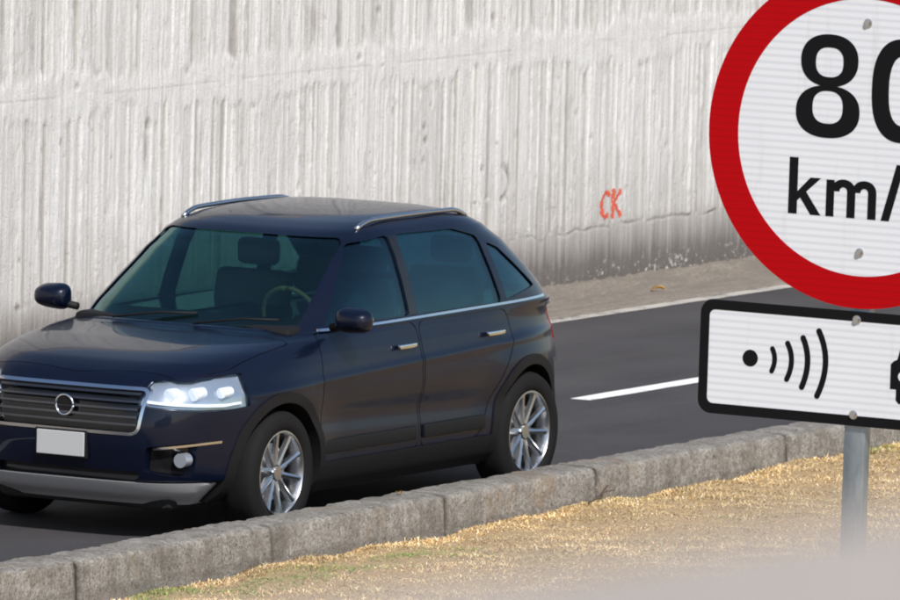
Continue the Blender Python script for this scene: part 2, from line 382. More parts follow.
for nm, lst in (('letter_c', segs[:7]), ('letter_k', segs[7:])):
    D = np.full(cx_.shape, 9.)
    for a_, b2, wd in lst: D = np.minimum(D, seg_d(cx_, cz_, a_, b2)-wd)
    D += .012*(vnoise2(cx_*70, cz_*45, 81)-.45)
    holes = vnoise2(cx_*90, cz_*60, 82) > .90
    mask = ((D < 0) & ~holes).reshape(-1)
    idx = Q[mask]; u_, inv = np.unique(idx, return_inverse=True)
    pv = P[u_].copy(); pv[:, 1] -= .0022
    if nm == 'letter_c':
        M_red = mat('red_spray', rough=.75); t = NT(M_red); a = t.noise(t.coord(), 60, 4, .7)
        t.col(t.ramp(a, [(.3, (.40, .10, .055)), (.6, (.56, .065, .03)), (.8, (.60, .20, .14))]))
        graf = tag(link('graffiti', fast_mesh('graffiti', pv, inv.reshape(idx.shape)), M_red), 'orange red sprayed letters CK low on the pale ribbed wall', 'graffiti')
        graf.name = 'graffiti'
    else:
        link('letter', fast_mesh('letter', pv, inv.reshape(idx.shape)), M_red, graf)

# ---------------------------------------------------------------- kerb of cast blocks
kerb = tag(empty('kerb', (0, 0, 0)), 'low weathered concrete kerb of long blocks between road and dry grass', 'kerb')
joints = [-4.3, -2.29, -.4, 1.34, 3.66]
while joints[-1] < 26: joints.append(joints[-1]+1.9+random.uniform(-.15, .15))
while joints[0] > -22: joints.insert(0, joints[0]-1.9+random.uniform(-.15, .15))
def kerb_block(x0, x1, seed):
    L = x1-x0; nx = max(8, int(L/.022)); r_ = np.random.default_rng(seed)
    prof = [(.0, -.15), (.0, .0)] + [(.0, z) for z in (.04, .08, .12, .15)]            # road side going up
    sec = [(0, -.15), (0, 0), (0, .05), (0, .10), (0, .15), (-.002, .186), (-.009, .196), (-.03, .200), (-.08, .201), (-.12, .202), (-.16, .202), (-.2, .201),
           (-.235, .199), (-.272, .196), (-.284, .188), (-.290, .170), (-.292, .14), (-.293, .11), (-.295, .08), (-.297, .05), (-.299, .02), (-.3, -.01), (-.3, -.15)]
    sec = np.array(sec); ns = len(sec); arc = np.concatenate([[0], np.cumsum(np.hypot(*np.diff(sec, axis=0).T))]); V = []; D = []
    ph = r_.random(6)*9
    wob = r_.uniform(-.006, .006, 2); tilt_ = r_.uniform(-.006, .006)
    for i in range(nx+1):
        x = x0+.004+(L-.008)*i/nx; e = min(i, nx-i)*L/nx
        shrink = .010*math.exp(-e/.014)
        for j, (y, z) in enumerate(sec):
            s_ = x*1.0+j*.37
            nz_ = (vnoise2(x*13, arc[j]*13+seed*5, 91)-.5)*.005+(vnoise2(x*41, arc[j]*41+seed*3, 92)-.5)*.0075+(vnoise2(x*1.6, arc[j]*1, 93)-.5)*.008
            if 11 < j < 17: nz_ -= .014*max(0, float(vnoise(x*9.3+seed*2.7, 96))-.66)*2.8
            if 3 < j < 8: nz_ -= .012*max(0, float(vnoise(x*8.1+seed*1.7, 97))-.62)*2.4
            corner = 1.0 if 4 <= j <= 7 or 12 <= j <= 15 else .6
            oy = (y+.15)/.3*2
            yy = y + np.sign(oy)*min(abs(oy), 1)*(nz_*corner-shrink)*(1 if abs(oy) > .75 else .0)+wob[0]
            zz = z + (nz_*corner-shrink*1.0 if z > .15 else 0) + wob[1]*.5 + tilt_*(i/nx-.5) if z > 0 else z
            V.append((x, yy, zz))
            dj = .95*math.exp(-(e/.022)**2)*(.6+.8*float(vnoise2(x*3+seed, arc[j]*30, 98)))+ (.35*max(0, vnoise(x*20+seed, 95)-.6)*2.5 if 14 < j < 20 else 0)
            if z < .03: dj = max(dj, .35)
            D.append(min(1, dj))
    Fq = [(i*ns+j, (i+1)*ns+j, (i+1)*ns+j+1, i*ns+j+1) for i in range(nx) for j in range(ns-1)]
    Fq.append(tuple(range(ns))[::-1][::-1]); Fq.append(tuple(nx*ns+j for j in range(ns))[::-1])
    o = pyd('kerb_block', V, Fq, M_kerb, kerb, smooth=True, auto=38)
    o.data.attributes.new('dirt', 'FLOAT', 'POINT').data.foreach_set('value', D)
for k in range(len(joints)-1): kerb_block(joints[k], joints[k+1], k+1)
bm = bmesh.new(); box(bm, joints[-1], 110, -.3, 0, -.15, .2, .015); box(bm, -110, joints[0], -.3, 0, -.15, .2, .015)
box(bm, joints[0], joints[-1], -.27, -.03, -.15, .15)
o = from_bm('kerb_bed', bm, M_kerb, kerb)

# ---------------------------------------------------------------- dry mown grass on the verge
def grass(n, x0, x1, y0, y1, hmin, hmax, green_fn, flat):
    x = rng.uniform(x0, x1, n); y = rng.uniform(y0, y1, n)
    z = gz(x, y); h = rng.uniform(hmin, hmax, n)*(.45+.7*vnoise2(x*3, y*3, 101)+.6*vnoise2(x*14, y*14, 104)**2); az = rng.uniform(0, 2*PI, n)
    lean = np.clip(rng.normal(flat, .25, n), .1, 1.5)
    dx, dy = np.cos(az), np.sin(az); wd = rng.uniform(.0014, .0036, n)
    p0 = np.stack([x, y, z-.004], -1); side = np.stack([-dy, dx, np.zeros(n)], -1)*wd[:, None]
    d1 = np.stack([dx*np.sin(lean), dy*np.sin(lean), np.cos(lean)], -1)
    l2 = np.clip(lean+rng.uniform(.1, .9, n), 0, 1.75); d2 = np.stack([dx*np.sin(l2), dy*np.sin(l2), np.cos(l2)], -1)
    p1 = p0+d1*(h*.55)[:, None]; p2 = p1+d2*(h*.45)[:, None]
    p1[:, 2] = np.maximum(p1[:, 2], z+.002); p2[:, 2] = np.maximum(p2[:, 2], z+.001)
    V = np.stack([p0-side, p0+side, p1-side*.8, p1+side*.8, p2], 1).reshape(-1, 3)
    b0 = np.arange(n)*5
    T = np.concatenate([np.stack([b0, b0+1, b0+3], -1), np.stack([b0, b0+3, b0+2], -1), np.stack([b0+2, b0+3, b0+4], -1)])
    pal = np.array([(.82, .58, .27), (.92, .70, .38), (.62, .38, .15), (.95, .80, .53), (.38, .21, .09), (.80, .61, .30)])
    c_ = pal[rng.choice(6, n, p=[.26, .25, .16, .15, .08, .10])]*rng.uniform(.8, 1.1, (n, 1))
    tone = vnoise2(x*2.2, y*3.2, 103)[:, None]; c_ = c_*(1-.25*sm(tone, .5, .7))*.97*(.80+.4*vnoise2(x*9, y*14, 105)[:, None])
    gm = green_fn(x, y)+rng.uniform(-.25, .25, n) > .55
    c_[gm] = np.array([(.24, .30, .07)])*rng.uniform(.6, 1.3, (gm.sum(), 1))
    return V, T, np.repeat(np.concatenate([c_, np.ones((n, 1))], 1), 5, 0)
def green_fn(x, y):
    q = .9*1.3*np.exp(-(((x+2.7)/1.1)**2+((y+.62)/.22)**2))+.55*np.exp(-(((x+1.2)/1.0)**2+((y+.95)/.25)**2))+.85*np.exp(-(((x-4.9)/.7)**2+((y+.45)/.15)**2))+.8*np.exp(-(((x+3.9)/.5)**2+((y+.45)/.14)**2))
    q += .3*np.exp(-(((x-3.0)/.5)**2+((y+.5)/.12)**2))
    return q*(.25+.95*vnoise2(x*6, y*9, 111)) + .36*(vnoise2(x*1.7, y*3, 112) > .74)
sets = [grass(330000, -7, 7.5, -4.6, -.30, .010, .040, green_fn, 1.15), grass(12000, -7, 7.5, -.46, -.30, .014, .045, green_fn, 1.0), grass(110000, -13, 14, -9, -.3, .015, .045, green_fn, 1.1)]
off = 0; VV = []; TT = []; CC = []
for V_, T_, C_ in sets: VV.append(V_); TT.append(T_+off); CC.append(C_); off += len(V_)
me = fast_mesh('grass', np.concatenate(VV), np.concatenate(TT))
me.color_attributes.new('tint', 'FLOAT_COLOR', 'POINT').data.foreach_set('color', np.concatenate(CC).astype(np.float32).reshape(-1))
tag(link('grass', me, M_grass), 'short dry straw coloured grass with a few green tufts beside the kerb', 'grass', kind='stuff')

# small things lying about
M_leaf = mat('dead_leaf', (.42, .25, .07), .7); M_twig = mat('dry_twig', (.07, .05, .035), .8); M_stone = mat('pale_stone', (.5, .40, .30), .8)
def leaf(x, y, z, L, rz, label, m_=M_leaf):
    bm = bmesh.new(); n = 8; top = []
    for i in range(n+1):
        u_ = i/n; wd = L*.22*math.sin(PI*min(1, u_*1.02))**.8; cu = L*.25*math.sin(PI*u_)
        top.append([bm.verts.new((L*(u_-.5), -wd, cu*.8+.004+wd*.5)), bm.verts.new((L*(u_-.5), 0, cu*.6+.003)), bm.verts.new((L*(u_-.5), wd, cu*.7+.004+wd*.35))])
    for i in range(n):
        for k in range(2): bm.faces.new((top[i][k], top[i+1][k], top[i+1][k+1], top[i][k+1]))
    bmesh.ops.solidify(bm, geom=bm.faces[:], thickness=.0012)
    o = from_bm('dead_leaf', bm, m_, smooth=True); o.location = (x, y, z); o.rotation_euler = (0, 0, rz)
    return tag(o, label, 'leaf')
leaf(12.52, 5.50, .012, .13, -.5, 'curled yellow brown dead leaf on the gutter below the red letters')
leaf(-.60, -.10, .203, .07, .9, 'small tan dead leaf lying on top of the kerb beside the car')
bm = bmesh.new(); tube(bm, [(1.05, -.40, .03), (1.16, -.40, .05), (1.27, -.37, .075), (1.36, -.35, .10)], .006, 6); tube(bm, [(1.20, -.39, .06), (1.22, -.42, .085), (1.26, -.45, .09)], .004, 6)
tag(from_bm('twig', bm, M_twig), 'dark dry forked twig in the grass against the kerb face', 'twig')

# ---------------------------------------------------------------- parapet of the raised walk the picture is taken from
pd = Vector((.957, -.52, 0)).normalized(); pn = Vector((-pd.y, pd.x, 0))    # pn points to the road
pz = math.atan2(pd.y, pd.x)
par = tag(empty('parapet', (-49.02, -28.36, 0), pz), 'pale concrete parapet top, far out of focus across the bottom right corner', 'parapet')
par.rotation_euler = (0, -R(5.5), pz)      # it climbs gently with the ramp
bm = bmesh.new(); box(bm, -14, 14, -.24, -.035, -1.8, 6.659, .004); from_bm('parapet_wall', bm, M_par, par)
bm = bmesh.new(); box(bm, -14, 14, -.28, 0, 6.661, 6.7335, .008); from_bm('coping', bm, M_par, par)
bm = bmesh.new(); box(bm, -14, 14, -6, -.245, -.3, 5.35)
o = from_bm('walkway', bm, M_par); o.location = (-49.02, -28.36, 0); o.rotation_euler = (0, 0, pz); tag(o, kind='structure')







# ================================================================ THE CAR (local: +x forward, +y its left side, z up; origin on the ground midway between the axles)
M_paint = mat('navy_paint', (.0016, .0040, .0145), .36, .2, Coat_Weight=.45, Coat_Roughness=.03, Specular_IOR_Level=.2)
M_clad = mat('black_plastic', (.008, .008, .0085), .6, Specular_IOR_Level=.2)
M_blk = mat('gloss_black', (.008, .008, .009), .15)
M_well = mat('wheel_well_liner', (.01, .01, .01), .9)
M_chr = mat('chrome', (.75, .76, .78), .12, 1.0)
M_dgrey = mat('dark_chrome', (.10, .10, .11), .25, .9)
M_alu = mat('brushed_silver', (.50, .51, .53), .30, 1.0)
M_silv = mat('silver_trim', (.46, .465, .475), .38, .4)
M_tyre = mat('tyre_rubber', (.010, .0095, .0095), .85, Specular_IOR_Level=.15)
M_int = mat('cabin_fabric', (.13, .12, .11), .85)
M_red_l = mat('tail_lens', (.35, .01, .01), .12, Coat_Weight=1.0)
M_lamp = mat('lamp_reflector', (.42, .46, .52), .22, .6)
M_led = mat('lamp_white', (.80, .83, .88), .2)
M_plate = mat('plate_white', (.40, .41, .41), .45)
def glass(name, tint, mixv):
    m_ = bpy.data.materials.new(name); m_.use_nodes = True; nt = m_.node_tree; nt.nodes.clear()
    o = nt.nodes.new('ShaderNodeOutputMaterial'); g = nt.nodes.new('ShaderNodeBsdfGlossy'); tr = nt.nodes.new('ShaderNodeBsdfTransparent'); mx = nt.nodes.new('ShaderNodeMixShader'); fr = nt.nodes.new('ShaderNodeLayerWeight'); pw = nt.nodes.new('ShaderNodeMath')
    g.inputs['Roughness'].default_value = .02; tr.inputs[0].default_value = (*tint, 1); fr.inputs[0].default_value = .5; pw.operation = 'POWER'; pw.inputs[1].default_value = 4.5; nt.links.new(fr.outputs['Facing'], pw.inputs[0])
    ad = nt.nodes.new('ShaderNodeMath'); ad.operation = 'ADD'; ad.inputs[1].default_value = .045+mixv; nt.links.new(pw.outputs[0], ad.inputs[0])
    g.inputs[0].default_value = (.62, .90, .97, 1)
    nt.links.new(ad.outputs[0], mx.inputs[0]); nt.links.new(tr.outputs[0], mx.inputs[1]); nt.links.new(g.outputs[0], mx.inputs[2]); nt.links.new(mx.outputs[0], o.inputs[0]); return m_
M_wind = glass('windscreen_glass', (.58, .70, .60), .01)
M_tint = glass('tinted_glass', (.30, .48, .53), .03)
M_lens = glass('lamp_lens', (.95, .96, .97), .0)

TAB = np.array([  # z, x front, x rear, half width, exponent
 (.20, 2.05, -2.00, .80, 4.2), (.27, 2.17, -2.11, .858, 4.4), (.36, 2.235, -2.16, .885, 4.6), (.50, 2.270, -2.185, .898, 4.6), (.60, 2.278, -2.19, .904, 4.6),
 (.70, 2.270, -2.19, .912, 4.6), (.78, 2.250, -2.18, .914, 4.6), (.86, 2.205, -2.165, .906, 4.5), (.93, 2.13, -2.15, .893, 4.4), (.985, 2.01, -2.135, .880, 4.3),
 (1.025, 1.83, -2.125, .868, 4.3), (1.06, 1.56, -2.115, .858, 4.5), (1.085, 1.26, -2.105, .850, 4.8), (1.10, 1.12, -2.10, .845, 5.0)])
GT = np.array([
 (1.06, 1.16, -2.09, .846, 5.0), (1.12, 1.06, -2.03, .838, 5.0), (1.30, .79, -1.83, .79, 5.0), (1.46, .55, -1.61, .735, 4.8), (1.56, .385, -1.43, .690, 4.6),
 (1.605, .27, -1.32, .655, 4.4), (1.64, .12, -1.20, .60, 4.0), (1.665, -.06, -1.07, .51, 3.6), (1.68, -.24, -.90, .38, 3.0), (1.687, -.40, -.74, .2, 2.6)])
def prof(tab, z):
    return [float(np.interp(z, tab[:, 0], tab[:, k])) for k in range(1, 5)]
def smooth_tab(tab, sub=3):
    """Catmull-Rom through the table"""
    out = []
    n = len(tab)
    for i in range(n-1):
        p0, p1, p2, p3 = tab[max(i-1, 0)], tab[i], tab[i+1], tab[min(i+2, n-1)]
        for k in range(sub):
            q = k/sub
            r_ = .5*((2*p1)+(-p0+p2)*q+(2*p0-5*p1+4*p2-p3)*q*q+(-p0+3*p1-3*p2+p3)*q**3)
            r_[0] = p1[0]+(p2[0]-p1[0])*q; out.append(r_)
    out.append(tab[-1]); return np.array(out)
TABs, GTs = smooth_tab(TAB, 5), smooth_tab(GT)
def flank(x, y, z):
    if z > 1.07 or abs(y) < .5: return (x, y, z)
    k = min(1, (abs(y)-.5)/.25); q = abs(x/1.25)
    d = -.024*math.exp(-((z-.60-.035*x)/.085)**2)*math.exp(-q**6)*k            # scooped doors
    d += .009*math.exp(-((z-(.865-.03*x))/.022)**2)*k*math.exp(-(x/2.0)**8)     # shoulder line
    for wx in (1.395, -1.395):
        e = math.hypot(x-wx, z-.352)
        if e < .62: d += .020*min(1, (.62-e)/.16)*k
    return (x, y+(d if y > 0 else -d), z)
def loft(tab, off=0.0, zoff=0.0, N=144, zmin=None, zmax=None):
    V = []; F_ = []; rows = [r_ for r_ in tab if (zmin is None or r_[0] >= zmin) and (zmax is None or r_[0] <= zmax)]
    for r_ in rows:
        z, xf, xr, hw, n = r_; xc = (xf+xr)/2; a_ = (xf-xr)/2+off; hw = hw+off
        # character line and tumblehome on the flanks
        for k in range(N):
            tt = 2*PI*(k+.5)/N; cx, sy = a_*math.cos(tt), hw*math.sin(tt)
            rr = (abs(cx/a_)**n+abs(sy/hw)**n)**(-1/n); V.append(flank(xc+cx*rr, sy*rr, z+zoff))
    for i in range(len(rows)-1):
        for k in range(N): F_.append((i*N+k, i*N+(k+1) % N, (i+1)*N+(k+1) % N, (i+1)*N+k))
    F_.append(tuple(range(N))[::-1]); F_.append(tuple((len(rows)-1)*N+k for k in range(N)))
    me = bpy.data.meshes.new('loft'); me.from_pydata(V, [], F_); me.update(); return me
def prism(poly, axis, a0, a1):
    """polygon in the two other axes, swept along axis"""
    def P3(p, q):
        return {'y': (p[0], q, p[1]), 'x': (q, p[0], p[1]), 'z': (p[0], p[1], q)}[axis]
    n = len(poly); V = [P3(p, a0) for p in poly]+[P3(p, a1) for p in poly]
    F_ = [tuple(range(n)), tuple(range(n, 2*n))[::-1]]+[(i, i+n, (i+1) % n+n, (i+1) % n) for i in range(n)]
    me = bpy.data.meshes.new('prism'); me.from_pydata(V, [], F_); me.update()
    bm = bmesh.new(); bm.from_mesh(me); bmesh.ops.recalc_face_normals(bm, faces=bm.faces); bm.to_mesh(me); bm.free(); return me
def rnd(poly, r=.03, k=4):
    """round the corners of a polygon"""
    out = []; n = len(poly)
    for i in range(n):
        p = np.array(poly[i], float); a_ = np.array(poly[i-1], float); b2 = np.array(poly[(i+1) % n], float)
        da = a_-p; db = b2-p; la, lb = np.linalg.norm(da), np.linalg.norm(db); q = min(r, la*.45, lb*.45); A = p+da/la*q; B = p+db/lb*q
        for j in range(k+1):
            t_ = j/k; out.append(tuple((1-t_)**2*A+2*t_*(1-t_)*p+t_*t_*B))
    return out
def grow(poly, d):
    c_ = np.mean(poly, 0); out = []
    P_ = np.array(poly); n = len(P_); area = sum(P_[i-1][0]*P_[i][1]-P_[i][0]*P_[i-1][1] for i in range(n)); sg = 1 if area > 0 else -1
    for i in range(n):
        e1 = P_[i]-P_[i-1]; e2 = P_[(i+1) % n]-P_[i]
        n1 = np.array([e1[1], -e1[0]])/max(1e-9, np.linalg.norm(e1)); n2 = np.array([e2[1], -e2[0]])/max(1e-9, np.linalg.norm(e2)); nn_ = (n1+n2); nn_ /= max(.3, np.linalg.norm(nn_))
        out.append(tuple(P_[i]+sg*nn_*d))
    return out
tmp = []
def boo(me, ops):
    """apply a list of (operation, mesh) booleans to a mesh and return the result"""
    o = bpy.data.objects.new('t', me); C.objects.link(o); kill = [o]
    for op, m2 in ops:
        c_ = bpy.data.objects.new('c', m2); C.objects.link(c_); kill.append(c_)
        md = o.modifiers.new('b', 'BOOLEAN'); md.operation = op; md.object = c_; md.solver = 'EXACT'
    dg = bpy.context.evaluated_depsgraph_get(); dg.update()
    res = bpy.data.meshes.new_from_object(o.evaluated_get(dg))
    for k in kill: bpy.data.objects.remove(k)
    res.materials.clear()
    return res
def cylm(x, z, r, y0, y1, n=56):
    return prism([(x+r*math.cos(2*PI*k/n), z+r*math.sin(2*PI*k/n)) for k in range(n)], 'y', y0, y1)
def flip(poly): return [(x, z) for x, z in poly]
AX = 1.395; WR = .352
car = tag(empty('car', (.115, 1.16, 0), PI), 'dark navy blue crossover car on the road behind the kerb', 'car')
def part(name, me, mt, parent=car, auto=35):
    return link(name, me, mt, parent, True, auto)

door_f = rnd([(.98, .37), (.98, .78), (.93, 1.085), (-.12, 1.085), (-.12, .37)], .07)
door_r = rnd([(-.15, .37), (-.15, 1.085), (-1.17, 1.085), (-1.20, .90), (-.93, .60), (-.80, .37)], .07)
hood = rnd([(2.06, .66), (2.14, 0), (2.06, -.66), (1.75, -.76), (1.17, -.79), (1.17, .79), (1.75, .76)], .05)
# lights: polygons in (y, z), cut back along x
hl = rnd([(.45, .765), (.49, .90), (1.02, .955), (1.02, .80), (.80, .735)], .02)
fog = rnd([(.50, .40), (.52, .54), (.96, .60), (.96, .42), (.75, .36)], .02)
grille = rnd([(-.47, .62), (-.50, .85), (.50, .85), (.47, .62)], .04)
intake = rnd([(-.44, .33), (-.48, .40), (.48, .40), (.44, .33)], .03)
tl = rnd([(.52, .86), (.52, 1.02), (1.0, 1.06), (1.0, .84)], .02)
mir = lambda p: [(-a_, b2) for a_, b2 in p]
cuts = [('DIFFERENCE', cylm(s_*AX, WR, .405, y0, y1)) for s_ in (1, -1) for y0, y1 in ((.58, 1.2), (-1.2, -.58))]
crease = [('DIFFERENCE', prism([(1.9, .80), (1.9, .807), (-1.95, .872), (-1.95, .865)], 'y', a_, b2)) for a_, b2 in ((.903, 1.2), (-1.2, -.903))]
full = boo(loft(TABs), cuts)
ops = []
for d in (door_f, door_r):
    for a_, b2 in ((.70, 1.2), (-1.2, -.70)): ops.append(('DIFFERENCE', prism(grow(d, .0065), 'y', a_, b2)))
ops.append(('DIFFERENCE', prism(grow(hood, .006), 'z', 1.0, 1.3)) if False else ('DIFFERENCE', prism(grow(hood, .006), 'z', .90, 1.3)))
for f_ in (hl, mir(hl)): ops.append(('DIFFERENCE', prism(f_, 'x', 1.70, 2.6)))
for f_ in (fog, mir(fog)): ops.append(('DIFFERENCE', prism(f_, 'x', 2.04, 2.6)))
ops.append(('DIFFERENCE', prism(grille, 'x', 2.19, 2.6))); ops.append(('DIFFERENCE', prism(intake, 'x', 2.12, 2.6)))
for f_ in (tl, mir(tl)): ops.append(('DIFFERENCE', prism(f_, 'x', -2.6, -1.90)))
ops.append(('DIFFERENCE', prism([(-3, .0), (3, .0), (3, .345), (-3, .345)], 'y', -2, 2)))
for a_, b2 in ((.70, 1.2), (-1.2, -.70)): ops.append(('DIFFERENCE', prism(rnd([(-1.93, .93), (-1.93, 1.0), (-1.93, 1.0)][:1]+[(-1.9301, 1.01), (-1.9201, 1.01), (-1.92, .93)], .002, 1), 'y', a_, b2)))
part('body', boo(full.copy(), ops), M_paint)
low = boo(full.copy(), [('INTERSECT', prism([(-3, .0), (3, .0), (3, .343), (-3, .343)], 'y', -2, 2))])
part('lower_cladding', low, M_clad)
for nm, d in (('front_door', door_f), ('rear_door', door_r)):
    for a_, b2 in ((.70, 1.2), (-1.2, -.70)):
        dm = boo(full.copy(), [('INTERSECT', prism(d, 'y', a_, b2))])
        o = part(nm, dm, M_paint)
        s_ = 1 if a_ > 0 else -1
        bm = bmesh.new(); hx = -.02 if nm == 'front_door' else -1.03
        box(bm, hx-.02, hx+.17, s_*.893-.012, s_*.893+.012, .952, .980, .009); link_ = from_bm('door_handle', bm, M_chr, o, True, 40); link_.location.y = s_*.018
        bm = bmesh.new(); xa, xb = (.93, -.08) if nm == 'front_door' else (-.17, -.86)
        box(bm, xb, xa, s_*.899-.010, s_*.899+.012, .42, .50, .008); k_ = from_bm('door_moulding', bm, M_clad, o, True, 40)
part('bonnet', boo(full.copy(), [('INTERSECT', prism(hood, 'z', .90, 1.3))]), M_paint)
# arch trims
fat = loft(TABs, .010)
for s_ in (1, -1):
    for a_, b2 in ((.62, 1.2), (-1.2, -.62)):
        part('wheel_arch_trim', boo(fat.copy(), [('INTERSECT', cylm(s_*AX, WR, .458, a_, b2)), ('DIFFERENCE', cylm(s_*AX, WR, .398, a_*1.01-.01, b2*1.01+.01)), ('DIFFERENCE', prism([(-3, 0), (3, 0), (3, .21), (-3, .21)], 'y', -2, 2))]), M_clad)
part('sill_trim', boo(fat.copy(), [('INTERSECT', prism([(-.95, .20), (.95, .20), (.95, .375), (-.95, .375)], 'y', -2, 2))]), M_clad)
# silver skid plates and bumper blades
part('skid_plate', boo(loft(TABs, .014), [('INTERSECT', prism(rnd([(-.60, .19), (-.76, .335), (.76, .335), (.60, .19)], .03), 'x', 1.7, 2.6))]), M_silv)
part('skid_plate', boo(loft(TABs, .014), [('INTERSECT', prism(rnd([(-.5, .20), (-.55, .32), (.55, .32), (.5, .20)], .02), 'x', -2.6, -1.9))]), M_silv)
# grille
inner = loft(TABs, -.035)
g_ = part('grille', boo(inner.copy(), [('INTERSECT', prism(grille, 'x', 2.05, 2.6))]), M_blk)
for k in range(5):
    z = .655+k*.042; part('grille_bar', boo(loft(TABs, -.008), [('INTERSECT', prism([(-.46, z), (.46, z), (.46, z+.013), (-.46, z+.013)], 'x', 2.19, 2.6)), ]), M_dgrey, g_)
part('grille_surround', boo(loft(TABs, .006), [('INTERSECT', prism(grow(grille, .018), 'x', 2.1, 2.6)), ('DIFFERENCE', prism(grille, 'x', 2.0, 2.7))]), M_chr)
part('air_intake', boo(inner.copy(), [('INTERSECT', prism(intake, 'x', 2.0, 2.6))]), M_blk)
# round badge, plain
bm = bmesh.new(); tube(bm, [(2.258, .056*math.cos(q), .743+.056*math.sin(q)) for q in np.linspace(0, 2*PI, 33)], .007, 8); bd_ = from_bm('badge_ring', bm, M_chr, car, True)
bm = bmesh.new(); cyl(bm, (2.225, 0, .743), (2.254, 0, .743), .053, 28); from_bm('badge', bm, M_blk, bd_, True, 40)
# headlamps
for s_ in (1, -1):
    f_ = hl if s_ > 0 else mir(hl)
    h_ = part('headlight', boo(loft(TABs, -.030), [('INTERSECT', prism(grow(f_, -.003), 'x', 1.70, 2.6))]), M_lamp)
    for q, (yy, rr) in enumerate(((.60, .036), (.70, .036), (.785, .030))):
        bm = bmesh.new(); x0 = .03+2.197*(1-(yy/.91)**4.5)**.222-.030
        cyl(bm, (x0-.08, s_*yy, .83+.03*(yy-.6)), (x0+.012, s_*yy, .828+.03*(yy-.6)), rr, 24); from_bm('lamp_projector', bm, M_led, h_, True, 40)
    st_ = rnd([(.50, .782), (.80, .757), (.97, .805), (.97, .818), (.80, .772), (.50, .795)], .003, 1); st_ = st_ if s_ > 0 else mir(st_)
    part('light_strip', boo(loft(TABs, -.012), [('INTERSECT', prism(st_, 'x', 1.75, 2.6)), ('DIFFERENCE', loft(TABs, -.03))]), M_led, h_)
    part('lamp_lens', boo(loft(TABs, -.001), [('INTERSECT', prism(grow(f_, -.004), 'x', 1.72, 2.6)), ('DIFFERENCE', loft(TABs, -.006))]), M_lens, h_)
    f_ = fog if s_ > 0 else mir(fog)
    fo = part('fog_light_housing', boo(loft(TABs, -.045), [('INTERSECT', prism(grow(f_, -.003), 'x', 2.0, 2.6))]), M_blk)
    bm = bmesh.new(); cyl(bm, (2.06, s_*.68, .47), (2.13, s_*.68, .47), .040, 26); from_bm('fog_lamp', bm, M_lamp, fo, True, 40)
    bar = [(.56, .525), (.93, .575), (.93, .588), (.56, .538)]; bar = bar if s_ > 0 else mir(bar)
    part('fog_trim', boo(loft(TABs, .003), [('INTERSECT', prism(bar, 'x', 1.9, 2.6))]), M_chr, fo)
    f_ = tl if s_ > 0 else mir(tl)
    part('tail_light', boo(loft(TABs, .004), [('INTERSECT', prism(grow(f_, -.003), 'x', -2.6, -1.90))]), M_red_l)
# number plates (no readable characters in the photo)
for x, s_ in ((2.285, 1), (-2.20, -1)):
    bm = bmesh.new(); box(bm, x-.012, x+.012, -.155, .155, .465 if s_ > 0 else .66, .60 if s_ > 0 else .81, .004); pl_ = from_bm('number_plate', bm, M_plate, car)
    z0_, z1_ = (.455, .61) if s_ > 0 else (.65, .82)
    bm = bmesh.new(); box(bm, x-.016-s_*.003, x+.008-s_*.003, -.168, .168, z0_, z1_, .004); from_bm('plate_frame', bm, M_clad, pl_)
# --- greenhouse
G = loft(GTs); Gin = loft(GTs, -.045, -.030, zmax=1.67)
for v_ in Gin.vertices:
    if v_.co.z < 1.045: v_.co.z = .9
A1 = rnd([(.76, 1.125), (.45, 1.40), (.27, 1.545), (-.075, 1.575), (-.075, 1.125)], .03)
A2 = rnd([(-.165, 1.125), (-.165, 1.575), (-.80, 1.565), (-1.05, 1.51), (-1.145, 1.125)], .035)
A3 = rnd([(-1.21, 1.135), (-1.13, 1.47), (-1.27, 1.43), (-1.62, 1.19)], .03)
WS = rnd([(-.70, 1.11), (-.585, 1.575), (.585, 1.575), (.70, 1.11)], .05)
RW = rnd([(-.62, 1.16), (-.52, 1.54), (.52, 1.54), (.62, 1.16)], .05)
gops = [('DIFFERENCE', Gin)]
for p_ in (A1, A2, A3): gops.append(('DIFFERENCE', prism(p_, 'y', -1.2, 1.2)))
gops += [('DIFFERENCE', prism(WS, 'x', .0, 2)), ('DIFFERENCE', prism(RW, 'x', -3, -1.2))]
part('roof_and_pillars', boo(G.copy(), gops), M_paint)
g1, g2 = loft(GTs, -.009, -.004), loft(GTs, -.014, -.008)
def pane(p_, ax, a0, a1, mt, nm): return part(nm, boo(g1.copy(), [('DIFFERENCE', g2.copy()), ('INTERSECT', prism(grow(p_, .006), ax, a0, a1))]), mt)
pane(WS, 'x', .0, 2, M_wind, 'windscreen'); pane(RW, 'x', -3, -1.2, M_tint, 'rear_window')
for a0, a1 in ((.3, 1.2), (-1.2, -.3)):
    for p_ in (A1, A2, A3): pane(p_, 'y', a0, a1, M_tint, 'side_window')
    # black surround and bright belt strip
    belt = [(.80, 1.092), (-1.74, 1.122), (-1.74, 1.108), (.80, 1.078)]
    part('belt_moulding', boo(loft(GTs, .012), [('INTERSECT', prism([(.82, 1.098), (.82, 1.112), (-1.72, 1.130), (-1.72, 1.116)], 'y', a0, a1))]), M_chr)
    part('pillar_trim', boo(loft(GTs, .003), [('INTERSECT', prism([(-.08, 1.13), (-.08, 1.57), (-.16, 1.57), (-.16, 1.13)], 'y', a0, a1)), ('DIFFERENCE', loft(GTs, -.006))]), M_blk)
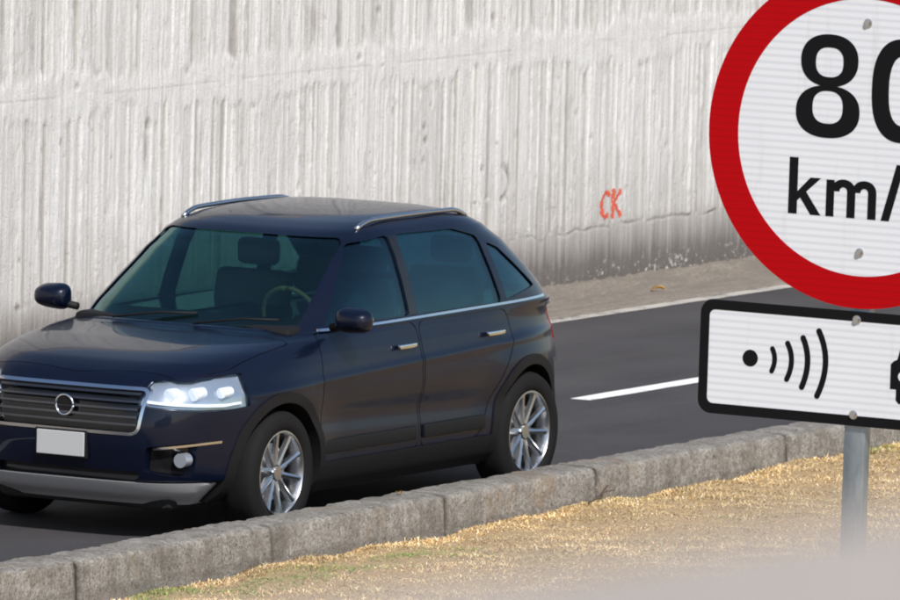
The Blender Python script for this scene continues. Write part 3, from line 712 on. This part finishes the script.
for s_ in (1, -1):
    bm = bmesh.new(); pts = []
    for q in np.linspace(0, 1, 40):
        x = .10-1.24*q; e_ = min(1, 7*min(q, 1-q)); pts.append((x, s_*(.592-.03*abs(q-.5)), 1.612+.040*e_*(2-e_)+.010*math.sin(PI*q)))
    tube(bm, pts, .014, 8); from_bm('roof_rail', bm, M_alu, car, True)
    # mirror
    bm = bmesh.new(); bmesh.ops.create_uvsphere(bm, u_segments=24, v_segments=14, radius=1)
    for v_ in bm.verts:
        x, y, z = v_.co; se = lambda q, p: math.copysign(abs(q)**p, q); y = se(y, .62); z = se(z, .62); x = se(x, .8); x = x*.09 if x > 0 else x*.035; v_.co = (x, y*.112, z*.074*(1-.10*y*s_)*(1-.25*max(0, x/.09)))
    bmesh.ops.translate(bm, vec=(.80, s_*1.00, 1.175), verts=bm.verts); mo = from_bm('wing_mirror', bm, M_paint, car, True)
    bm = bmesh.new(); tube(bm, [(.80, s_*.84, 1.125), (.80, s_*.92, 1.135), (.80, s_*.98, 1.15)], .022, 8); from_bm('mirror_arm', bm, M_clad, mo, True)
    bm = bmesh.new(); cyl(bm, (.748, s_*1.005, 1.175), (.754, s_*1.005, 1.175), .062, 24); bmesh.ops.scale(bm, vec=(1, 1.35, 1), verts=bm.verts, space=Matrix.Translation((0, -s_*1.005, 0))); from_bm('mirror_glass', bm, M_chr, mo, True, 40)
for y0 in (.12, -.42):
    bm = bmesh.new(); tube(bm, [(1.10, y0, 1.118), (1.03, y0+.28, 1.158), (1.0, y0+.50, 1.165)], .007, 6); from_bm('wiper', bm, M_clad, car, True)
# cabin: dashboard, seats, steering wheel
bm = bmesh.new(); box(bm, .55, 1.05, -.72, .72, 1.02, 1.13, .04); from_bm('dashboard', bm, M_clad, car, True, 40)
for x, ys2 in ((-.28, (.36, -.36)), (-1.22, (.38, -.38))):
    for y in ys2:
        bm = bmesh.new(); box(bm, -.07, .07, -.24, .24, .90, 1.30, .05, 3); bmesh.ops.rotate(bm, cent=(0, 0, .9), matrix=Matrix.Rotation(-.22, 3, 'Y'), verts=bm.verts)
        bmesh.ops.translate(bm, vec=(x, y, 0), verts=bm.verts); o = from_bm('seat_back', bm, M_int, car, True, 40)
        bm = bmesh.new(); box(bm, x-.16, x-.06, y-.13, y+.13, 1.315, 1.47, .04, 3); from_bm('headrest', bm, M_int, o, True, 40)
bm = bmesh.new(); pts = [(.44+.05*math.cos(q), .36+.18*math.sin(q), 1.12+.17*math.cos(q)) for q in np.linspace(0, 2*PI, 29)]; tube(bm, pts, .014, 8); from_bm('steering_wheel', bm, M_int, car, True)
# underbody
bm = bmesh.new(); box(bm, -2.0, 2.05, -.57, .57, .17, .40, .05); from_bm('underbody', bm, M_well, car)
bm = bmesh.new(); box(bm, -1.05, 1.05, -.80, .80, .22, .35, .03); from_bm('floor_pan', bm, M_well, car)
# --- wheels
def lathe(bm, prof_, n=56, closed=True):
    rings = []
    for k in range(n):
        a_ = 2*PI*k/n; rings.append([bm.verts.new((r_*math.cos(a_), y, r_*math.sin(a_))) for y, r_ in prof_])
    L = len(prof_)
    for k in range(n):
        for j in range(L if closed else L-1):
            a_, b2 = rings[k], rings[(k+1) % n]; bm.faces.new((a_[j], a_[(j+1) % L], b2[(j+1) % L], b2[j]))
def wheel(x, s_, rot):
    w_ = empty('wheel', (x, s_*.80, WR)); w_.parent = car
    if s_ < 0: w_.rotation_euler = (0, 0, PI)
    # +y is the outer side
    bm = bmesh.new()
    lathe(bm, [(.085, .238), (.105, .250), (.112, .285), (.108, .318), (.096, .338), (.075, .349), (.03, .352), (-.03, .352), (-.075, .349), (-.096, .338), (-.108, .318), (-.112, .285), (-.105, .25), (-.085, .236), (0, .232)])
    o = from_bm('tyre', bm, M_tyre, w_, True, 50)
    bm = bmesh.new()
    lathe(bm, [(.088, .243), (.098, .241), (.099, .232), (.090, .226), (.05, .219), (-.08, .216), (-.095, .225), (-.095, .235), (-.07, .228), (.05, .230)])
    n = 10
    for k in range(n):
        a_ = rot+2*PI*k/n; ca_, sa = math.cos(a_), math.sin(a_)
        secs = [(.045, .024, .062, .03), (.12, .017, .070, .026), (.19, .016, .080, .022), (.226, .024, .086, .03)]
        prev = None
        for r_, hw, yo, th in secs:
            ring = []
            for dq, yy in ((-hw, yo-th), (-hw*.75, yo), (0, yo+.006), (hw*.75, yo), (hw, yo-th)):
                ring.append(bm.verts.new((ca_*r_-sa*dq, yy, sa*r_+ca_*dq)))
            if prev:
                for j in range(5): bm.faces.new((prev[j], prev[(j+1) % 5], ring[(j+1) % 5], ring[j]))
            prev = ring
    bmesh.ops.recalc_face_normals(bm, faces=bm.faces)
    o = from_bm('rim', bm, M_alu, w_, True, 40)
    bm = bmesh.new(); cyl(bm, (0, .03, 0), (0, .074, 0), .048, 30, .040); from_bm('hub_cap', bm, M_alu, w_, True, 40)
    bm = bmesh.new(); cyl(bm, (0, -.01, 0), (0, .012, 0), .165, 40); from_bm('brake_disc', bm, M_silv, w_, True, 40)
    bm = bmesh.new(); cyl(bm, (0, -.22, 0), (0, -.0, 0), .07, 16); from_bm('axle', bm, M_well, w_)
for k, (x, s_) in enumerate(((AX, 1), (AX, -1), (-AX, 1), (-AX, -1))): wheel(x, s_, .2+.25*k)

# ================================================================ THE SPEED SIGN (local x to the viewer's right, z up, -y towards the viewer)
M_white = mat('reflective_white', rough=.5, Specular_IOR_Level=.2); t = NT(M_white)
sx_ = t.n('ShaderNodeSeparateXYZ'); tc = t.n('ShaderNodeTexCoord'); t.l(tc.outputs['Object'], sx_.inputs[0])
fr_ = t.math('FRACT', t.math('MULTIPLY', sx_.outputs[2], 41.0)); band = t.ramp(fr_, [(0, g3(.0)), (.18, g3(.0)), (.42, g3(1)), (.58, g3(1)), (.82, g3(0)), (1, g3(0))])
cl = t.noise(t.coord(), 3, 4, .6)
col = t.mix(t.math('MULTIPLY', band, .8), (.62, .635, .66), (.50, .52, .56)); col = t.mix(t.ramp(cl, [(.4, g3(0)), (.75, g3(.25))]), col, (.52, .54, .57))
gr = t.noise(t.coord((7, 7, .8)), 2.4, 5, .7); col = t.mix(t.ramp(gr, [(.56, g3(0)), (.74, g3(.35))]), col, (.40, .39, .37)); t.col(col)
M_sred = mat('reflective_red', rough=.5, Specular_IOR_Level=.1); t = NT(M_sred)
sx_ = t.n('ShaderNodeSeparateXYZ'); tc = t.n('ShaderNodeTexCoord'); t.l(tc.outputs['Object'], sx_.inputs[0])
fr_ = t.math('FRACT', t.math('MULTIPLY', sx_.outputs[2], 41.0)); band = t.ramp(fr_, [(0, g3(0)), (.3, g3(.0)), (.5, g3(1)), (.7, g3(0)), (1, g3(0))])
t.col(t.mix(t.math('MULTIPLY', band, .8), (.345, .0006, .003), (.28, .0005, .0025)))
M_sblk = mat('sign_black', (.005, .005, .006), .5, Specular_IOR_Level=.12)
M_galv = mat('galvanised_steel', rough=.42, metal=.85); t = NT(M_galv); a = t.noise(t.coord((1, 1, .3)), 22, 5, .65)
t.col(t.ramp(a, [(.3, (.21, .24, .26)), (.7, (.36, .39, .41))])); t.b.inputs['Roughness'].default_value = .45
M_bolt = mat('bolt_steel', (.62, .62, .63), .28, 1.0)
S0 = 4.24
sign = tag(empty('road_sign', (-19.482, -12.876, -.10)), 'round red bordered 80 km/h sign and radar symbol panel on a grey post', 'road sign')
sign.rotation_mode = 'QUATERNION'
sign.rotation_quaternion = Euler((0, 0, R(-87.0))).to_quaternion() @ Euler((0, R(.6), 0)).to_quaternion()
def slab(name, outer, inner, y, th, m_, parent):
    """flat shape (outline with an optional hole of equal point count), front face at y, coordinates in mm from the disc centre"""
    n = len(outer); V = [(a_/1000, y, S0+b2/1000) for a_, b2 in outer]+[(a_/1000, y+th, S0+b2/1000) for a_, b2 in outer]
    if inner:
        V += [(a_/1000, y, S0+b2/1000) for a_, b2 in inner]+[(a_/1000, y+th, S0+b2/1000) for a_, b2 in inner]
        F_ = [(i, (i+1) % n, 2*n+(i+1) % n, 2*n+i) for i in range(n)]+[(i, i+n, (i+1) % n+n, (i+1) % n) for i in range(n)]+[(2*n+i, 2*n+(i+1) % n, 3*n+(i+1) % n, 3*n+i) for i in range(n)]+[(n+i, 3*n+i, 3*n+(i+1) % n, n+(i+1) % n) for i in range(n)]
    else:
        F_ = [tuple(range(n)), tuple(range(n, 2*n))[::-1]]+[(i, i+n, (i+1) % n+n, (i+1) % n) for i in range(n)]
    me = bpy.data.meshes.new(name); me.from_pydata(V, [], F_)
    bm = bmesh.new(); bm.from_mesh(me); bmesh.ops.recalc_face_normals(bm, faces=bm.faces); bm.to_mesh(me); bm.free()
    return link(name, me, m_, parent)
def ell(cx, cz, a_, b2, n=2.0, k=72):
    out = []
    for i in range(k):
        q = 2*PI*i/k; c_, s_ = math.cos(q), math.sin(q); out.append((cx+a_*abs(c_)**(2/n)*(1 if c_ >= 0 else -1), cz+b2*abs(s_)**(2/n)*(1 if s_ >= 0 else -1)))
    return out
def rrect(x0, x1, z0, z1, r, k=8):
    out = []
    for cx, cz, a0 in ((x1-r, z1-r, 0), (x0+r, z1-r, PI/2), (x0+r, z0+r, PI), (x1-r, z0+r, 1.5*PI)):
        for i in range(k+1): q = a0+PI/2*i/k; out.append((cx+r*math.cos(q), cz+r*math.sin(q)))
    return out
def stroke(name, pts, wd, y, th, m_, parent, rounded=True):
    P_ = [np.array(p, float) for p in pts]; L_, R_ = [], []
    for i, p in enumerate(P_):
        d = P_[min(i+1, len(P_)-1)]-P_[max(i-1, 0)]; d /= np.linalg.norm(d); nn_ = np.array([-d[1], d[0]]); L_.append(p+nn_*wd/2); R_.append(p-nn_*wd/2)
    out = list(L_)
    if rounded:
        d = P_[-1]-P_[-2]; a0 = math.atan2(d[1], d[0]); out += [P_[-1]+wd/2*np.array([math.cos(a0+q), math.sin(a0+q)]) for q in np.linspace(PI/2, -PI/2, 9)[1:-1]]
    out += R_[::-1]
    if rounded:
        d = P_[0]-P_[1]; a0 = math.atan2(d[1], d[0]); out += [P_[0]+wd/2*np.array([math.cos(a0+q), math.sin(a0+q)]) for q in np.linspace(PI/2, -PI/2, 9)[1:-1]]
    return slab(name, [tuple(p) for p in out], None, y, th, m_, parent)
disc = slab('round_plate', ell(0, 0, 587, 587, 2, 128), None, -.003, .003, M_white, sign)
slab('red_ring', ell(0, 0, 587.5, 587.5, 2, 128), ell(0, 0, 476, 476, 2, 128), -.0042, .0010, M_sred, disc)
yf = -.0042
e_lo = slab('digit_eight', ell(-140, 80, 120, 90, 2.3), ell(-141, 95, 57, 56, 2.5), yf, .001, M_sblk, disc)
slab('digit_eight', ell(-139, 256, 108, 90, 2.25), ell(-139, 250, 52, 51, 2.5), yf-.0003, .001, M_sblk, e_lo.parent)
slab('digit_zero', ell(145, 169, 122, 178, 2.5), ell(145, 169, 58, 120, 2.5), yf, .001, M_sblk, disc)
slab('letter_k', [(-276, -84), (-243, -84), (-243, -200), (-195, -150), (-155, -150), (-210, -200), (-153, -278), (-191, -278), (-232, -221), (-243, -232), (-243, -278), (-276, -278)], None, yf, .001, M_sblk, disc)
def hump(x0, x1, top, bot, wd, spring):
    """arch of the lowercase m / h as one outline"""
    cx = (x0+x1)/2; ro = (x1-x0)/2; ri = ro-wd
    out = [(x1-wd, bot), (x1, bot)]+[(cx+ro*math.cos(q), spring+(top-spring)*math.sin(q)**.9) for q in np.linspace(0, PI, 17)]
    inn = [(cx+ri*math.cos(q), spring+(top-wd*.86-spring)*math.sin(q)**.9) for q in np.linspace(PI, 0, 17)]
    return out+inn
slab('letter_m', [(-134, -152), (-104, -152), (-104, -278), (-134, -278)], None, yf, .001, M_sblk, disc)
slab('letter_m', hump(-115, -24, -148, -278, 31, -190), None, yf-.0003, .001, M_sblk, disc)
slab('letter_m', hump(-36, 55, -148, -278, 31, -190), None, yf-.0005, .001, M_sblk, disc)
slab('slash', [(127, -84), (158, -84), (105, -279), (74, -279)], None, yf, .001, M_sblk, disc)
slab('letter_h', [(180, -84), (211, -84), (211, -278), (180, -278)], None, yf, .001, M_sblk, disc)
slab('letter_h', hump(200, 285, -148, -278, 31, -190), None, yf-.0003, .001, M_sblk, disc)
# lower panel
panel = slab('camera_panel', rrect(-592, 588, -991, -597, 48), None, -.004, .003, M_white, sign)
slab('black_border', rrect(-592.5, 588.5, -991.5, -596.5, 48), rrect(-558, 554, -956, -631, 22), -.0052, .001, M_sblk, panel)
yp = -.0052
slab('dot', ell(-398, -789, 29, 29, 2, 32), None, yp, .001, M_sblk, panel)
def arc3(p0, p1, p2, k=14): return [tuple((1-q)*(1-2*q)*np.array(p0, float)+4*q*(1-q)*np.array(p1, float)+q*(2*q-1)*np.array(p2, float)) for q in np.linspace(0, 1, k)]
for (p0, p1, p2), wd in zip([((-315, -750), (-305, -787), (-315, -827)), ((-258, -727), (-241, -786), (-257, -851)), ((-200, -704), (-180, -785), (-199, -873)), ((-141, -676), (-112, -783), (-140, -899))], (18, 19, 21, 21)):
    stroke('wave_arc', arc3(p0, p1, p2), wd, yp, .001, M_sblk, panel)
# car seen from the front
cb = [(144, -757), (158, -750), (176, -680), (192, -668), (388, -668), (404, -680), (422, -750), (436, -757), (444, -766), (444, -853), (424, -853), (424, -890), (412, -902), (388, -902), (376, -890), (376, -856), (204, -856), (204, -890), (192, -902), (168, -902), (157, -890), (157, -853), (134, -853), (134, -768)]
slab('car_symbol', cb, None, yp, .001, M_sblk, panel)
for cx in (180, 400): slab('symbol_headlight', ell(cx, -808, 17, 17, 2, 28), None, yp-.001, .0005, M_white, panel)
slab('symbol_window', [(186, -744), (202, -690), (378, -690), (394, -744)], None, yp-.001, .0005, M_white, panel)
# post, brackets, bolts
bm = bmesh.new(); zt = S0+.47
box(bm, -.042, .038, .012, .062, 0, zt, .006, 2)
post = from_bm('post', bm, M_galv, sign, True, 40)
for z in (S0+.393, S0-.395, S0-.626, S0-.953):
    bm = bmesh.new(); box(bm, -.19, .19, .0005, .0115, z-.02, z+.02, .002, 1); from_bm('bracket', bm, M_galv, sign)
    bm = bmesh.new(); cyl(bm, (0, -.0065, z), (0, -.0040, z), .0155, 20); cyl(bm, (0, -.015, z), (0, -.0064, z), .0095, 6); from_bm('bolt', bm, M_bolt, sign)
bm = bmesh.new(); box(bm, -.2, .2, -.15, .25, -.1, .03, .02); from_bm('footing', bm, M_par, sign)
